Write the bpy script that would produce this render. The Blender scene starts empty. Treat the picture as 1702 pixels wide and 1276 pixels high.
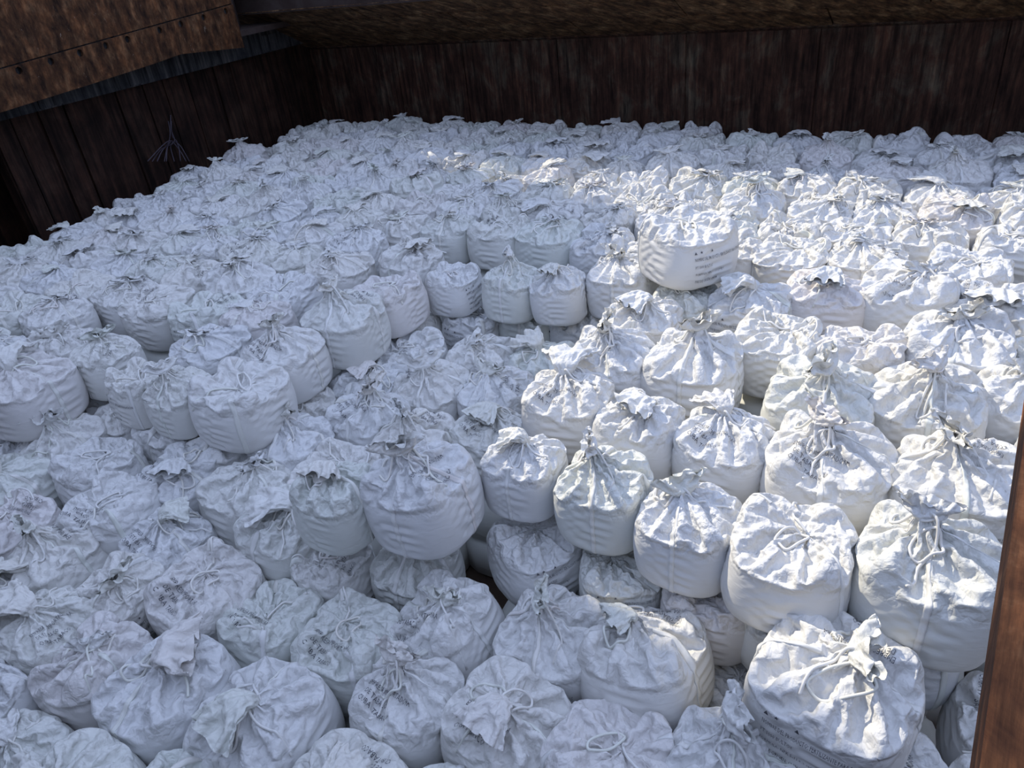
import bpy, math, time
import numpy as np
from mathutils import Vector, Matrix
from mathutils.bvhtree import BVHTree

T0 = time.time()
SC = bpy.context.scene
COL = SC.collection
R = math.radians

# ------------------------------------------------------------------ camera (26 mm equivalent, looking down into the hold)
CAM_Z = 3.8
F_PX, CX, CY = 1229., 851., 638.
PITCH, ROLL = R(31.0), R(7.0)
_fw = np.array([0, math.cos(PITCH), -math.sin(PITCH)]); _r = np.array([1., 0, 0]); _u = np.cross(_r, _fw)
_r2 = math.cos(ROLL)*_r-math.sin(ROLL)*_u; _u2 = math.cos(ROLL)*_u+math.sin(ROLL)*_r
cam_data = bpy.data.cameras.new('camera'); cam = bpy.data.objects.new('camera', cam_data); COL.objects.link(cam)
cam_data.sensor_width = 36.; cam_data.lens = 36.*F_PX/1702.; cam_data.clip_start = .05; cam_data.clip_end = 400
cam.matrix_world = Matrix(((_r2[0], _u2[0], -_fw[0], 0), (_r2[1], _u2[1], -_fw[1], 0), (_r2[2], _u2[2], -_fw[2], CAM_Z), (0, 0, 0, 1)))
SC.camera = cam

# ------------------------------------------------------------------ daylight
SUN_DIR = np.array([.60, -.80]); SUN_TAN = .9            # travels towards the near side, to the right
world = bpy.data.worlds.new('sky'); SC.world = world; world.use_nodes = True
bg = world.node_tree.nodes['Background']; bg.inputs[0].default_value = (.555, .675, 1.0, 1); bg.inputs[1].default_value = 1.55
sun_data = bpy.data.lights.new('sun', 'SUN'); sun = bpy.data.objects.new('sun', sun_data); COL.objects.link(sun)
sun_data.energy = 4.9; sun_data.color = (1., .895, .70); sun_data.angle = R(.55)
sun.rotation_euler = Vector((SUN_DIR[0], SUN_DIR[1], -SUN_TAN)).to_track_quat('-Z', 'Y').to_euler()
sun.location = (-20, 26, 30)
vs = SC.view_settings; vs.view_transform = 'Standard'; vs.look = 'None'; vs.gamma = 1.0; vs.use_curve_mapping = False
vs.exposure = -.24

def ray(px, py):
    return _fw+(px-CX)/F_PX*_r2+(CY-py)/F_PX*_u2
def at(px, py, z=0.):
    d = ray(px, py); t = (z-CAM_Z)/d[2]
    return np.array([d[0]*t, d[1]*t])
def pix(x, y, z):
    p = np.array([x, y, z-CAM_Z]); d = p@_fw
    return CX+F_PX*(p@_r2)/d, CY-F_PX*(p@_u2)/d

# ------------------------------------------------------------------ materials
def new_mat(name):
    m = bpy.data.materials.new(name); m.use_nodes = True
    return m, m.node_tree, m.node_tree.nodes, m.node_tree.links
def node(N, t, **kw):
    n = N.new(t)
    for k, v in kw.items():
        if k in n.inputs: n.inputs[k].default_value = v
        else: setattr(n, k, v)
    return n
def ramp(N, stops):
    r = N.new('ShaderNodeValToRGB'); el = r.color_ramp.elements
    while len(el) < len(stops): el.new(.5)
    for e, (p, c) in zip(el, stops): e.position = p; e.color = (*c, 1)
    return r

def fabric(name, tint, bump=.35):
    m, nt, N, L = new_mat(name); b = N['Principled BSDF']
    tc = N.new('ShaderNodeTexCoord'); oi = N.new('ShaderNodeObjectInfo')
    add = node(N, 'ShaderNodeVectorMath', operation='ADD'); sc_ = node(N, 'ShaderNodeVectorMath', operation='SCALE')
    cmb = N.new('ShaderNodeCombineXYZ')
    for i in range(3): L.new(oi.outputs['Random'], cmb.inputs[i])
    sc_.inputs['Scale'].default_value = 37.
    L.new(cmb.outputs[0], sc_.inputs[0]); L.new(tc.outputs['Object'], add.inputs[0]); L.new(sc_.outputs[0], add.inputs[1])
    # per-bag tint of the woven sheet
    rp = ramp(N, [(0., (tint[0]*.97, tint[1]*.98, tint[2]*1.0)), (.35, tint), (.6, (tint[0]*1.0, tint[1]*.985, tint[2]*.955)), (.8, (tint[0]*.94, tint[1]*.97, tint[2]*.93)), (1., (tint[0]*.99, tint[1]*.95, tint[2]*.95))])
    L.new(oi.outputs['Random'], rp.inputs[0])
    # thin dust and scuffs
    n = node(N, 'ShaderNodeTexNoise', Scale=3.2, Detail=6., Roughness=.65); L.new(add.outputs[0], n.inputs['Vector'])
    rs_ = ramp(N, [(.0, (0, 0, 0)), (.58, (0, 0, 0)), (.82, (1, 1, 1))]); L.new(n.outputs[0], rs_.inputs[0])
    mx = node(N, 'ShaderNodeMix', data_type='RGBA'); mx.inputs[7].default_value = (.52, .47, .40, 1)
    ml = node(N, 'ShaderNodeMath', operation='MULTIPLY'); ml.inputs[1].default_value = .28
    L.new(rs_.outputs[0], ml.inputs[0]); L.new(ml.outputs[0], mx.inputs[0]); L.new(rp.outputs[0], mx.inputs[6]); L.new(mx.outputs[2], b.inputs['Base Color'])
    b.inputs['Roughness'].default_value = .5; b.inputs['Specular IOR Level'].default_value = .35
    # relief of the cloth: folded facets where it is slack (top), faint drawn lines where it is taut (sides)
    wp = node(N, 'ShaderNodeTexNoise', Scale=5., Detail=2.); L.new(add.outputs[0], wp.inputs['Vector'])
    wv = node(N, 'ShaderNodeVectorMath', operation='MULTIPLY_ADD'); wv.inputs[1].default_value = (.10, .10, .10)
    L.new(wp.outputs['Color'], wv.inputs[0]); L.new(add.outputs[0], wv.inputs[2])
    hs = None
    for k, (sc2, amp) in enumerate(((7., .9), (15., .4), (34., .10))):
        vo = node(N, 'ShaderNodeTexVoronoi', feature='DISTANCE_TO_EDGE', Scale=sc2); L.new(wv.outputs[0], vo.inputs['Vector'])
        mm = node(N, 'ShaderNodeMath', operation='MULTIPLY'); mm.inputs[1].default_value = amp; L.new(vo.outputs['Distance'], mm.inputs[0])
        if hs is None: hs = mm.outputs[0]
        else:
            ad = node(N, 'ShaderNodeMath', operation='ADD'); L.new(hs, ad.inputs[0]); L.new(mm.outputs[0], ad.inputs[1]); hs = ad.outputs[0]
    # fine pleats running in to the middle of the bag
    fl = node(N, 'ShaderNodeVectorMath', operation='MULTIPLY'); fl.inputs[1].default_value = (1, 1, 0); L.new(tc.outputs['Object'], fl.inputs[0])
    ln_ = node(N, 'ShaderNodeVectorMath', operation='LENGTH'); L.new(fl.outputs[0], ln_.inputs[0])
    nz = node(N, 'ShaderNodeVectorMath', operation='NORMALIZE'); L.new(fl.outputs[0], nz.inputs[0])
    ns = node(N, 'ShaderNodeVectorMath', operation='MULTIPLY'); ns.inputs[1].default_value = (3.6, 3.6, 0); L.new(nz.outputs[0], ns.inputs[0])
    cz = N.new('ShaderNodeCombineXYZ'); lm = node(N, 'ShaderNodeMath', operation='MULTIPLY'); lm.inputs[1].default_value = 3.2; L.new(ln_.outputs['Value'], lm.inputs[0]); L.new(lm.outputs[0], cz.inputs[2])
    pa = node(N, 'ShaderNodeVectorMath', operation='ADD'); L.new(ns.outputs[0], pa.inputs[0]); L.new(cz.outputs[0], pa.inputs[1])
    pb = node(N, 'ShaderNodeVectorMath', operation='ADD'); L.new(pa.outputs[0], pb.inputs[0]); L.new(sc_.outputs[0], pb.inputs[1])
    pn_ = node(N, 'ShaderNodeTexNoise', noise_type='RIDGED_MULTIFRACTAL', Scale=1.3, Detail=2.5, Distortion=.5); L.new(pb.outputs[0], pn_.inputs['Vector'])
    pm = node(N, 'ShaderNodeMath', operation='MULTIPLY_ADD'); pm.inputs[1].default_value = .16; L.new(pn_.outputs[0], pm.inputs[0]); L.new(hs, pm.inputs[2]); hs = pm.outputs[0]
    mp2 = N.new('ShaderNodeMapping'); mp2.inputs['Scale'].default_value = (2.2, 2.2, 22.); L.new(wv.outputs[0], mp2.inputs[0])
    n2 = node(N, 'ShaderNodeTexNoise', Scale=1., Detail=4., Distortion=.6); L.new(mp2.outputs[0], n2.inputs['Vector'])
    n2m = node(N, 'ShaderNodeMath', operation='MULTIPLY'); n2m.inputs[1].default_value = .12; L.new(n2.outputs[0], n2m.inputs[0])
    sep = N.new('ShaderNodeSeparateXYZ'); L.new(tc.outputs['Object'], sep.inputs[0])
    mr = node(N, 'ShaderNodeMapRange', interpolation_type='SMOOTHSTEP'); mr.inputs[1].default_value = .40; mr.inputs[2].default_value = .56
    L.new(sep.outputs[2], mr.inputs[0])
    mixh = node(N, 'ShaderNodeMix', data_type='FLOAT'); L.new((mr.outputs[0]), mixh.inputs[0]); L.new(n2m.outputs[0], mixh.inputs[2]); L.new(hs, mixh.inputs[3])
    if name != 'woven_sack': mixh.inputs[0].default_value = 1.; nt.links.remove(mixh.inputs[0].links[0])
    bp = node(N, 'ShaderNodeBump', Strength=bump, Distance=.06); L.new(mixh.outputs[0], bp.inputs['Height']); L.new(bp.outputs[0], b.inputs['Normal'])
    return m

def rust(name, c_dark, c_mid, c_hi, scale=(1, 1, 1), streak=True, spots=.0, rough=.85, spec=.2, rot=0., sk=(5.5, 5.5, .45)):
    m, nt, N, L = new_mat(name); b = N['Principled BSDF']
    tc = N.new('ShaderNodeTexCoord'); mp = N.new('ShaderNodeMapping'); mp.inputs['Scale'].default_value = scale
    L.new(tc.outputs['Object'], mp.inputs[0])
    n1 = node(N, 'ShaderNodeTexNoise', Scale=1.6, Detail=9., Roughness=.68, Distortion=.4); L.new(mp.outputs[0], n1.inputs['Vector'])
    r1 = ramp(N, [(.28, c_dark), (.5, c_mid), (.72, c_hi)]); L.new(n1.outputs[0], r1.inputs[0])
    col = r1.outputs[0]
    if streak:
        mp2 = N.new('ShaderNodeMapping'); mp2.vector_type = 'TEXTURE' if rot else 'POINT'; mp2.inputs['Rotation'].default_value = (0, 0, rot); mp2.inputs['Scale'].default_value = tuple(1/c for c in sk) if rot else sk; L.new(tc.outputs['Object'], mp2.inputs[0])
        n2 = node(N, 'ShaderNodeTexNoise', Scale=1.5, Detail=6., Roughness=.7); L.new(mp2.outputs[0], n2.inputs['Vector'])
        r2 = ramp(N, [(.36, (.12, .10, .09)), (.52, (.9, .85, .8)), (.68, (2.0, 1.75, 1.5))]); L.new(n2.outputs[0], r2.inputs[0])
        mx = node(N, 'ShaderNodeMix', data_type='RGBA', blend_type='MULTIPLY'); mx.inputs[0].default_value = .85
        L.new(col, mx.inputs[6]); L.new(r2.outputs[0], mx.inputs[7]); col = mx.outputs[2]
    if spots:
        mp3 = N.new('ShaderNodeMapping'); mp3.inputs['Scale'].default_value = (6, 6, 2.5); L.new(tc.outputs['Object'], mp3.inputs[0])
        n3 = node(N, 'ShaderNodeTexNoise', Scale=2.4, Detail=7., Roughness=.75, Distortion=.8); L.new(mp3.outputs[0], n3.inputs['Vector'])
        r3 = ramp(N, [(0, (0, 0, 0)), (.64, (0, 0, 0)), (.70, (1, 1, 1))]); L.new(n3.outputs[0], r3.inputs[0])
        mx = node(N, 'ShaderNodeMix', data_type='RGBA'); mx.inputs[7].default_value = (.30, .25, .20, 1)
        ml = node(N, 'ShaderNodeMath', operation='MULTIPLY'); ml.inputs[1].default_value = spots
        L.new(r3.outputs[0], ml.inputs[0]); L.new(ml.outputs[0], mx.inputs[0]); L.new(col, mx.inputs[6]); col = mx.outputs[2]
    L.new(col, b.inputs['Base Color']); b.inputs['Roughness'].default_value = rough; b.inputs['Specular IOR Level'].default_value = spec
    bp = node(N, 'ShaderNodeBump', Strength=.5, Distance=.02); L.new(n1.outputs[0], bp.inputs['Height']); L.new(bp.outputs[0], b.inputs['Normal'])
    return m

M_BAG = fabric('woven_sack', (.71, .71, .70), .62)
M_SPOUT = fabric('spout_cloth', (.72, .72, .70), .5)
M_STRAP = fabric('webbing', (.76, .76, .74), .12)
M_CORD = fabric('cord', (.78, .77, .74), .08)
M_INK, _nt, _N, _L = new_mat('print_ink'); _b = _N['Principled BSDF']
_n = node(_N, 'ShaderNodeTexNoise', Scale=60., Detail=3.); _rr = ramp(_N, [(.35, (.025, .026, .035)), (.7, (.16, .16, .18))]); _tc = _N.new('ShaderNodeTexCoord')
_L.new(_tc.outputs['Object'], _n.inputs['Vector']); _L.new(_n.outputs[0], _rr.inputs[0]); _L.new(_rr.outputs[0], _b.inputs['Base Color']); _b.inputs['Roughness'].default_value = .7
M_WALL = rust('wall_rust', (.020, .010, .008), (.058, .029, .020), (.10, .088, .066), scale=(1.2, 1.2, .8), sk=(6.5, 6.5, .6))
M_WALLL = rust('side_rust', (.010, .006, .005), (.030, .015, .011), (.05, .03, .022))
M_SLOPE = rust('underdeck_rust', (.028, .014, .008), (.10, .057, .030), (.26, .175, .10), scale=(2., 2., 2.), streak=True, spots=.6, rot=.35, sk=(.6, 7., 7.))
M_COAM = rust('coaming_rust', (.014, .006, .003), (.075, .033, .014), (.16, .088, .045), scale=(3.2, 3.2, 2.2), streak=True, spots=.9, sk=(4., 4., 1.5))
M_BEAM = rust('grey_paint', (.03, .033, .04), (.06, .064, .072), (.09, .092, .095))
M_POST = rust('girder_rust', (.05, .018, .008), (.18, .070, .026), (.40, .20, .09), scale=(2, 2, 2), streak=True, spots=.25, rot=.925, sk=(1.2, 14., 14.))
M_DECK = rust('deck_paint', (.03, .02, .016), (.05, .034, .03), (.07, .055, .05), streak=False)
M_FLOOR = rust('tank_top', (.03, .02, .015), (.06, .04, .03), (.09, .07, .05), streak=False)
M_ROPE, _nt, _N, _L = new_mat('rope'); _N['Principled BSDF'].inputs['Base Color'].default_value = (.07, .055, .075, 1)

# ------------------------------------------------------------------ object helpers
def link(name, data, parent=None, loc=None, kind=None, label=None, cat=None, group=None):
    o = bpy.data.objects.new(name, data); COL.objects.link(o)
    if parent is not None: o.parent = parent
    if loc is not None: o.location = loc
    if kind: o['kind'] = kind
    if label: o['label'] = label
    if cat: o['category'] = cat
    if group: o['group'] = group
    return o
# ------------------------------------------------------------------ bag cloth shapes
TAU = 2*math.pi

def smooth_noise(rs, nv, nu, cu, cv):
    """periodic in u; cu x cv random control values, bicubic-ish upsampled"""
    g = rs.standard_normal((cv+3, cu)).astype(np.float32)
    yu = np.linspace(0, cu, nu, endpoint=False); i0 = np.floor(yu).astype(int); f = yu-i0; f = f*f*(3-2*f)
    a = g[:, i0 % cu]*(1-f)+g[:, (i0+1) % cu]*f
    yv = np.linspace(0, cv+1, nv); j0 = np.floor(yv).astype(int); h = yv-j0; h = (h*h*(3-2*h))[:, None]
    return a[j0]*(1-h)+a[np.minimum(j0+1, cv+2)]*h

def resample(pts, n):
    pts = np.array(pts, float)
    # Catmull-like smoothing: chaikin twice
    for _ in range(3):
        q = [pts[0]]
        for a, b in zip(pts[:-1], pts[1:]):
            q += [a*.75+b*.25, a*.25+b*.75]
        q.append(pts[-1]); pts = np.array(q)
    s = np.r_[0, np.cumsum(np.linalg.norm(np.diff(pts, axis=0), axis=1))]
    t = np.linspace(0, s[-1], n)
    return np.c_[np.interp(t, s, pts[:, 0]), np.interp(t, s, pts[:, 1])]

def normals_of(p):
    du = np.roll(p, -1, 1)-np.roll(p, 1, 1)
    dv = np.empty_like(p); dv[1:-1] = p[2:]-p[:-2]; dv[0] = p[1]-p[0]; dv[-1] = p[-1]-p[-2]
    n = np.cross(du, dv); n /= np.linalg.norm(n, axis=2, keepdims=True)+1e-9
    return n

def relax(p, home, gu, gv, din, dout, khome, iters, bend=.18, pin=None, grav=0.):
    """buckle a sheet: rest lengths grow to gu/gv times the starting ones while it stays near its filling"""
    p = p.astype(np.float32); home = home.astype(np.float32)
    nrm = normals_of(home).astype(np.float32)
    Nv, Nu, _ = p.shape
    L = lambda d: np.sqrt((d*d).sum(2))+1e-9
    lu = L(np.roll(home, -1, 1)-home); lv = L(home[1:]-home[:-1])
    gu = np.broadcast_to(gu, (Nv, Nu)).astype(np.float32); gv = np.broadcast_to(gv, (Nv, Nu)).astype(np.float32)
    gvm = (gv[1:]+gv[:-1])*.5
    def solve(a, b, rest, k):
        d = b-a; l = np.sqrt((d*d).sum(2))+1e-9
        c = d*((l-rest)/l*.5*k)[..., None]
        a += c; b -= c
    for it in range(iters):
        t = min(1., (it+1)/(iters*.55))
        ru = lu*(1+(gu-1)*t); rv = lv*(1+(gvm-1)*t)
        p += (home-p)*khome
        if grav: p[..., 2] -= grav
        # u edges
        solve(p[:, 0::2], p[:, 1::2], ru[:, 0::2], .9)
        q = np.roll(p, -1, 1); rq = np.roll(ru, -1, 1)
        solve(q[:, 0::2], q[:, 1::2], rq[:, 0::2], .9); p = np.roll(q, 1, 1)
        # v edges
        for s in (0, 1):
            n = (Nv-s)//2*2
            solve(p[s:s+n:2], p[s+1:s+1+n:2][:], rv[s:s+n:2], .9)
        # shear
        for s in (0, 1):
            n = (Nv-s)//2*2
            a = p[s:s+n:2]; b = p[s+1:s+1+n:2]
            rd = np.sqrt(rv[s:s+n:2]**2+((ru[s:s+n:2]+ru[s+1:s+1+n:2])*.5)**2)
            for sh in (1, -1):
                bb = np.roll(b, -sh, 1).copy(); solve(a, bb, rd, .45); b[:] = np.roll(bb, sh, 1)
        # bending (two apart, Jacobi)
        if bend:
            d = np.roll(p, -2, 1)-p; l = L(d); rest = (ru+np.roll(ru, -1, 1))
            m = np.maximum(rest*.97-l, 0)/l*bend*.5
            c = d*m[..., None]; p -= c; p += np.roll(c, 2, 1)
            d = p[2:]-p[:-2]; l = L(d); rest = rv[1:]+rv[:-1]
            m = np.maximum(rest*.97-l, 0)/l*bend*.5
            c = d*m[..., None]; p[:-2] -= c; p[2:] += c
        # filling inside, limit outside
        e = ((p-home)*nrm).sum(2)
        corr = np.where(e < -din, -din-e, np.where(e > dout, dout-e, 0))
        p += nrm*corr[..., None]
        if pin is not None: p[pin] = home[pin]
    return p

def upsample(p):
    """one smoothing subdivision of a u-periodic grid (cubic midpoints)"""
    a = (-np.roll(p, 1, 1)+9*p+9*np.roll(p, -1, 1)-np.roll(p, -2, 1))/16
    q = np.empty((p.shape[0], p.shape[1]*2, 3), p.dtype); q[:, 0::2] = p; q[:, 1::2] = a
    e = np.concatenate([q[:1], q, q[-1:]], 0)
    b = (-e[:-3]+9*e[1:-2]+9*e[2:-1]-e[3:])/16
    r = np.empty((q.shape[0]*2-1, q.shape[1], 3), p.dtype); r[0::2] = q; r[1::2] = b
    return r

def superell(th, n):
    return (np.abs(np.cos(th))**n+np.abs(np.sin(th))**n)**(-1/n)

def bag_shape(seed, kind):
    rs = np.random.RandomState(seed)
    Nu, Nv = 48, 26
    hz = .55+rs.uniform(-.02, .02)
    side = [(.34, .0), (.42, .0), (.46, .03), (.475, .16), (.482, .30), (.472, hz-.1), (.445, hz-.01)]
    if kind == 'tie':
        top = [(.385, hz+.05), (.29, hz+.095), (.19, hz+.125), (.11, hz+.15), (.055, hz+.19)]
    elif kind == 'tent':
        top = [(.385, hz+.05), (.28, hz+.10), (.18, hz+.16), (.10, hz+.24), (.05, hz+.32)]
    else:
        top = [(.385, hz+.045), (.29, hz+.055), (.19, hz+.05), (.10, hz+.03), (.03, hz+.02)]
    pr = resample(side+top, Nv)
    th = np.arange(Nu)/Nu*TAU
    vv = np.arange(Nv)
    v_rim = int(np.argmin(np.abs(pr[:, 1]-(hz-.01))+10*(pr[:, 0] < .42)))
    topw = np.clip((vv-v_rim+1)/3., 0, 1)
    endw = np.clip((vv-v_rim)/(Nv-1-v_rim), 0, 1)
    n = 3.3-1.2*endw
    r = pr[:, :1]*superell(th[None], n[:, None])*.985
    r = r*(1+.015*smooth_noise(rs, Nv, Nu, 6, 3)*(1-endw[:, None]))
    ox, oy = rs.uniform(-.11, .11, 2)
    tilt = rs.uniform(-.06, .06, 2)
    P = np.empty((Nv, Nu, 3))
    P[..., 0] = r*np.cos(th)+ox*endw[:, None]**1.3
    P[..., 1] = r*np.sin(th)+oy*endw[:, None]**1.3
    P[..., 2] = pr[:, 1:]
    up = topw[:, None]*(1-endw[:, None]**2)
    P[..., 2] += up*.03*smooth_noise(rs, Nv, Nu, 5, 3)
    P[..., 2] += topw[:, None]*(tilt[0]*P[..., 0]+tilt[1]*P[..., 1])
    for c in range(4):                              # corners where the lifting loops pull the cloth up
        amp = rs.uniform(-.03, .10) if kind != 'open' else rs.uniform(-.01, .14)
        ang = math.pi/4+c*math.pi/2+rs.uniform(-.25, .25)
        da = np.angle(np.exp(1j*(th-ang)))
        P[..., 2] += amp*np.exp(-(da/.25)**2)[None]*np.exp(-((vv-(v_rim+2.5))/2.)**2)[:, None]
    home = P.copy()
    P += .014*rs.standard_normal(P.shape)*(.08+topw[:, None, None])
    if True:                                        # pleats that run in to the tie
        pa = .06 if kind != 'open' else .035
        ph = th[None]*rs.randint(7, 11)+1.6*smooth_noise(rs, Nv, Nu, 5, 2)
        P += normals_of(home)*(pa*np.sin(ph)*topw[:, None]*np.sin(np.clip(endw, 0, 1)[:, None]*2.6))[..., None]
    loose = .45+.55*np.clip(smooth_noise(rs, Nv, Nu, 5, 3)*.8+.4, 0, 1)
    upper = np.clip((vv-v_rim+7)/6., 0, 1)*(1-topw)
    ku, kv = (.32, .22) if kind == 'open' else (.42, .18)
    gu = 1.008+topw[:, None]*(ku*loose)+(endw[:, None]**2)*.3
    gv = 1.004+.015*upper[:, None]*loose+topw[:, None]*kv*loose
    din = .004+.07*topw*(1-.5*endw); dout = .01+.15*topw
    p = relax(P, home, gu, gv, din[:, None], dout[:, None], .012, 110, bend=.05)
    tw = topw; uw = upper
    for lev, (gt, gs, amp, it, bd) in enumerate(((.09, .005, .008, 60, .02), (.04, .004, .003, 36, .02))):
        p = upsample(p)
        tw = np.interp(np.linspace(0, 1, p.shape[0]), np.linspace(0, 1, len(tw)), tw)
        uw = np.interp(np.linspace(0, 1, p.shape[0]), np.linspace(0, 1, len(uw)), uw)
        h = p.copy()
        t = tw[:, None]
        p = p+normals_of(h)*(rs.standard_normal(p.shape[:2])*amp*(.12+t))[..., None]
        lo = .4+.6*np.clip(smooth_noise(rs, p.shape[0], p.shape[1], 9, 6)*.9+.4, 0, 1)
        f = 1. if lev == 0 else .5
        p = relax(p, h, 1+.2*gs+t*gt*lo, 1+gs*(.4+uw[:, None])*1.6+t*gt*lo, (.004+.03*t)*f, (.006+.045*t)*f, .015, it, bend=bd)
    info = dict(neck=(float(p[-1, :, 0].mean()), float(p[-1, :, 1].mean()), float(p[-1, :, 2].mean())), rim=v_rim*4, hz=hz)
    return p, info

def grid_faces(nv, nu, off=0, wrap=True):
    i = np.arange(nu if wrap else nu-1); j = np.arange(nv-1)
    J, I = np.meshgrid(j, i, indexing='ij')
    a = J*nu+I; b = J*nu+(I+1) % nu
    return np.stack([a, b, b+nu, a+nu], -1).reshape(-1, 4)+off

def mesh_from(name, verts, quads, mat, extra=None, smooth=True):
    me = bpy.data.meshes.new(name)
    faces = [tuple(f) for f in quads.tolist()]
    if extra: faces += extra
    me.from_pydata(np.asarray(verts).reshape(-1, 3).tolist(), [], faces)
    if smooth: me.polygons.foreach_set('use_smooth', [True]*len(me.polygons))
    me.materials.append(mat); me.update()
    return me

def body_mesh(q, nm, mat, closed):
    nv, nu, _ = q.shape
    v = q.reshape(-1, 3); f = grid_faces(nv, nu)
    extra = [tuple(range(nu-1, -1, -1))]
    if closed: extra.append(tuple(range((nv-1)*nu, nv*nu)))
    return mesh_from(nm, v, f, mat, extra)

def tuft_shape(seed, kind):
    """the gathered spout above the tie: a short sleeve of cloth flopped over to one side"""
    rs = np.random.RandomState(seed)
    Nu, Nv = 28, 11
    ln = rs.uniform(.18, .34) if kind == 'flop' else rs.uniform(.07, .12)
    ang = rs.uniform(0, TAU)
    bend = rs.uniform(1.5, 2.0) if kind == 'flop' else rs.uniform(.3, 1.)
    w = np.linspace(0, 1, Nv)
    rad = .045+(rs.uniform(.08, .13))*w**.8
    th = np.arange(Nu)/Nu*TAU
    a = bend*np.clip((w-.1)/.6, 0, 1)
    ds = (ln+.07)/(Nv-1)
    cx = np.r_[0, np.cumsum(np.sin(a[1:])*ds)]; cz = np.r_[0, np.cumsum(np.cos(a[1:])*ds)]-.05
    e1 = np.array([math.cos(ang), math.sin(ang), 0]); e2 = np.array([-math.sin(ang), math.cos(ang), 0]); ez = np.array([0, 0, 1.])
    P = np.empty((Nv, Nu, 3))
    for j in range(Nv):
        c = e1*cx[j]+ez*cz[j]
        m1 = e1*math.cos(a[j])-ez*math.sin(a[j])
        fl = 1-.78*min(1., w[j]*1.6)
        P[j] = c+rad[j]*(np.cos(th)[:, None]*m1*fl+np.sin(th)[:, None]*e2*(1+.45*w[j]))
    P *= (1+.0*P)
    home = P.copy(); wv = w[:, None]
    P = P+rs.standard_normal(P.shape)*.02*wv[..., None]
    p = relax(P, home, 1+.5*wv, 1+.28*wv, .06*wv+.003, .06*wv+.003, .008, 90, bend=.05)
    for gt, amp, it in ((.08, .008, 40), (.03, .003, 20)):
        p = upsample(p); wv = np.linspace(0, 1, p.shape[0])[:, None]; h = p.copy()
        p = p+normals_of(h)*(rs.standard_normal(p.shape[:2])*amp*wv)[..., None]
        p = relax(p, h, 1+gt*wv, 1+gt*wv, .02*wv+.002, .02*wv+.002, .015, it, bend=.08)
    return p

# ------------------------------------------------------------------ strap, cord and print for a bag body
def strap_mesh(q, u0, v0, v1, half=1):
    nv, nu, _ = q.shape; n = normals_of(q)
    cols = [(u0+k) % nu for k in range(-half, half+2)]
    a = q[v0:v1][:, cols]; nn = n[v0:v1][:, cols]
    # webbing spans the smallest creases
    for _ in range(3):
        a = a.copy(); a[1:-1] = (a[:-2]+2*a[1:-1]+a[2:])/4
    top = a+nn*.0075; bot = a-nn*.002
    ring = np.concatenate([top, bot[:, ::-1]], 1)
    return mesh_from('lifting_strap', ring, grid_faces(ring.shape[0], ring.shape[1]), M_STRAP)

def tube_mesh(name, pts, rad, mat, sides=6, closed=False):
    pts = np.asarray(pts, float); n = len(pts)
    if closed: t = np.roll(pts, -1, 0)-np.roll(pts, 1, 0)
    else: t = np.gradient(pts, axis=0)
    t /= np.linalg.norm(t, axis=1, keepdims=True)+1e-9
    up = np.array([.13, .21, .97]); s = np.cross(t, up); s /= np.linalg.norm(s, axis=1, keepdims=True)+1e-9; w = np.cross(s, t)
    a = np.arange(sides)/sides*TAU
    v = pts[:, None]+rad*(np.cos(a)[None, :, None]*s[:, None]+np.sin(a)[None, :, None]*w[:, None])
    f = grid_faces(n, sides)
    extra = []
    if closed:
        i = np.arange(sides); l = (n-1)*sides
        f = np.concatenate([f, np.stack([l+i, l+(i+1) % sides, (i+1) % sides, i], -1)])
    else:
        extra = [tuple(range(sides-1, -1, -1)), tuple(range((n-1)*sides, n*sides))]
    return mesh_from(name, v, f, mat, extra)

def catmull(P, per=6, closed=False):
    P = np.asarray(P, float); n = len(P); out = []
    rng = range(n) if closed else range(n-1)
    for i in rng:
        if closed: p0, p1, p2, p3 = P[i-1], P[i], P[(i+1) % n], P[(i+2) % n]
        else: p0, p1, p2, p3 = P[max(i-1, 0)], P[i], P[i+1], P[min(i+2, n-1)]
        for k in range(per):
            t = k/per
            out.append(.5*((2*p1)+(-p0+p2)*t+(2*p0-5*p1+4*p2-p3)*t*t+(-p0+3*p1-3*p2+p3)*t**3))
    if not closed: out.append(P[-1])
    return np.array(out)

def drop(bvh, x, y, lift):
    h = bvh.ray_cast(Vector((x, y, 2.)), Vector((0, 0, -1)))
    return (h[0].z if h[0] else .5)+lift

def cord_mesh(bvh, neck, rs, style):
    if style == 'loop':
        a0 = rs.uniform(0, TAU); d = rs.uniform(.10, .2); c = np.array(neck[:2])+d*np.array([math.cos(a0), math.sin(a0)])
        pts = []
        rx, ry = rs.uniform(.07, .17), rs.uniform(.05, .1); rot = rs.uniform(0, TAU)
        for k in range(8):
            a = k/8*TAU; p = np.array([math.cos(a)*rx, math.sin(a)*ry])*(1+rs.uniform(-.2, .2))
            p = c+np.array([p[0]*math.cos(rot)-p[1]*math.sin(rot), p[0]*math.sin(rot)+p[1]*math.cos(rot)])
            pts.append((*p, drop(bvh, *p, .012+.05*max(0, math.sin(a))*rs.uniform(0, 1))))
        return tube_mesh('tie_cord', catmull(pts, 5, True), .011, M_CORD, 6, True)
    a0 = rs.uniform(0, TAU); p = np.array(neck[:2]); pts = [(*p, neck[2]+.03)]
    a = a0
    for k in range(6):
        a += rs.uniform(-.6, .6); p = p+rs.uniform(.06, .10)*np.array([math.cos(a), math.sin(a)])
        if max(abs(p)) > .45: break
        pts.append((*p, drop(bvh, *p, .014+(.03 if k == 0 else 0))))
    return tube_mesh('tie_cord', catmull(pts, 5), .011, M_CORD, 6)

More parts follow.
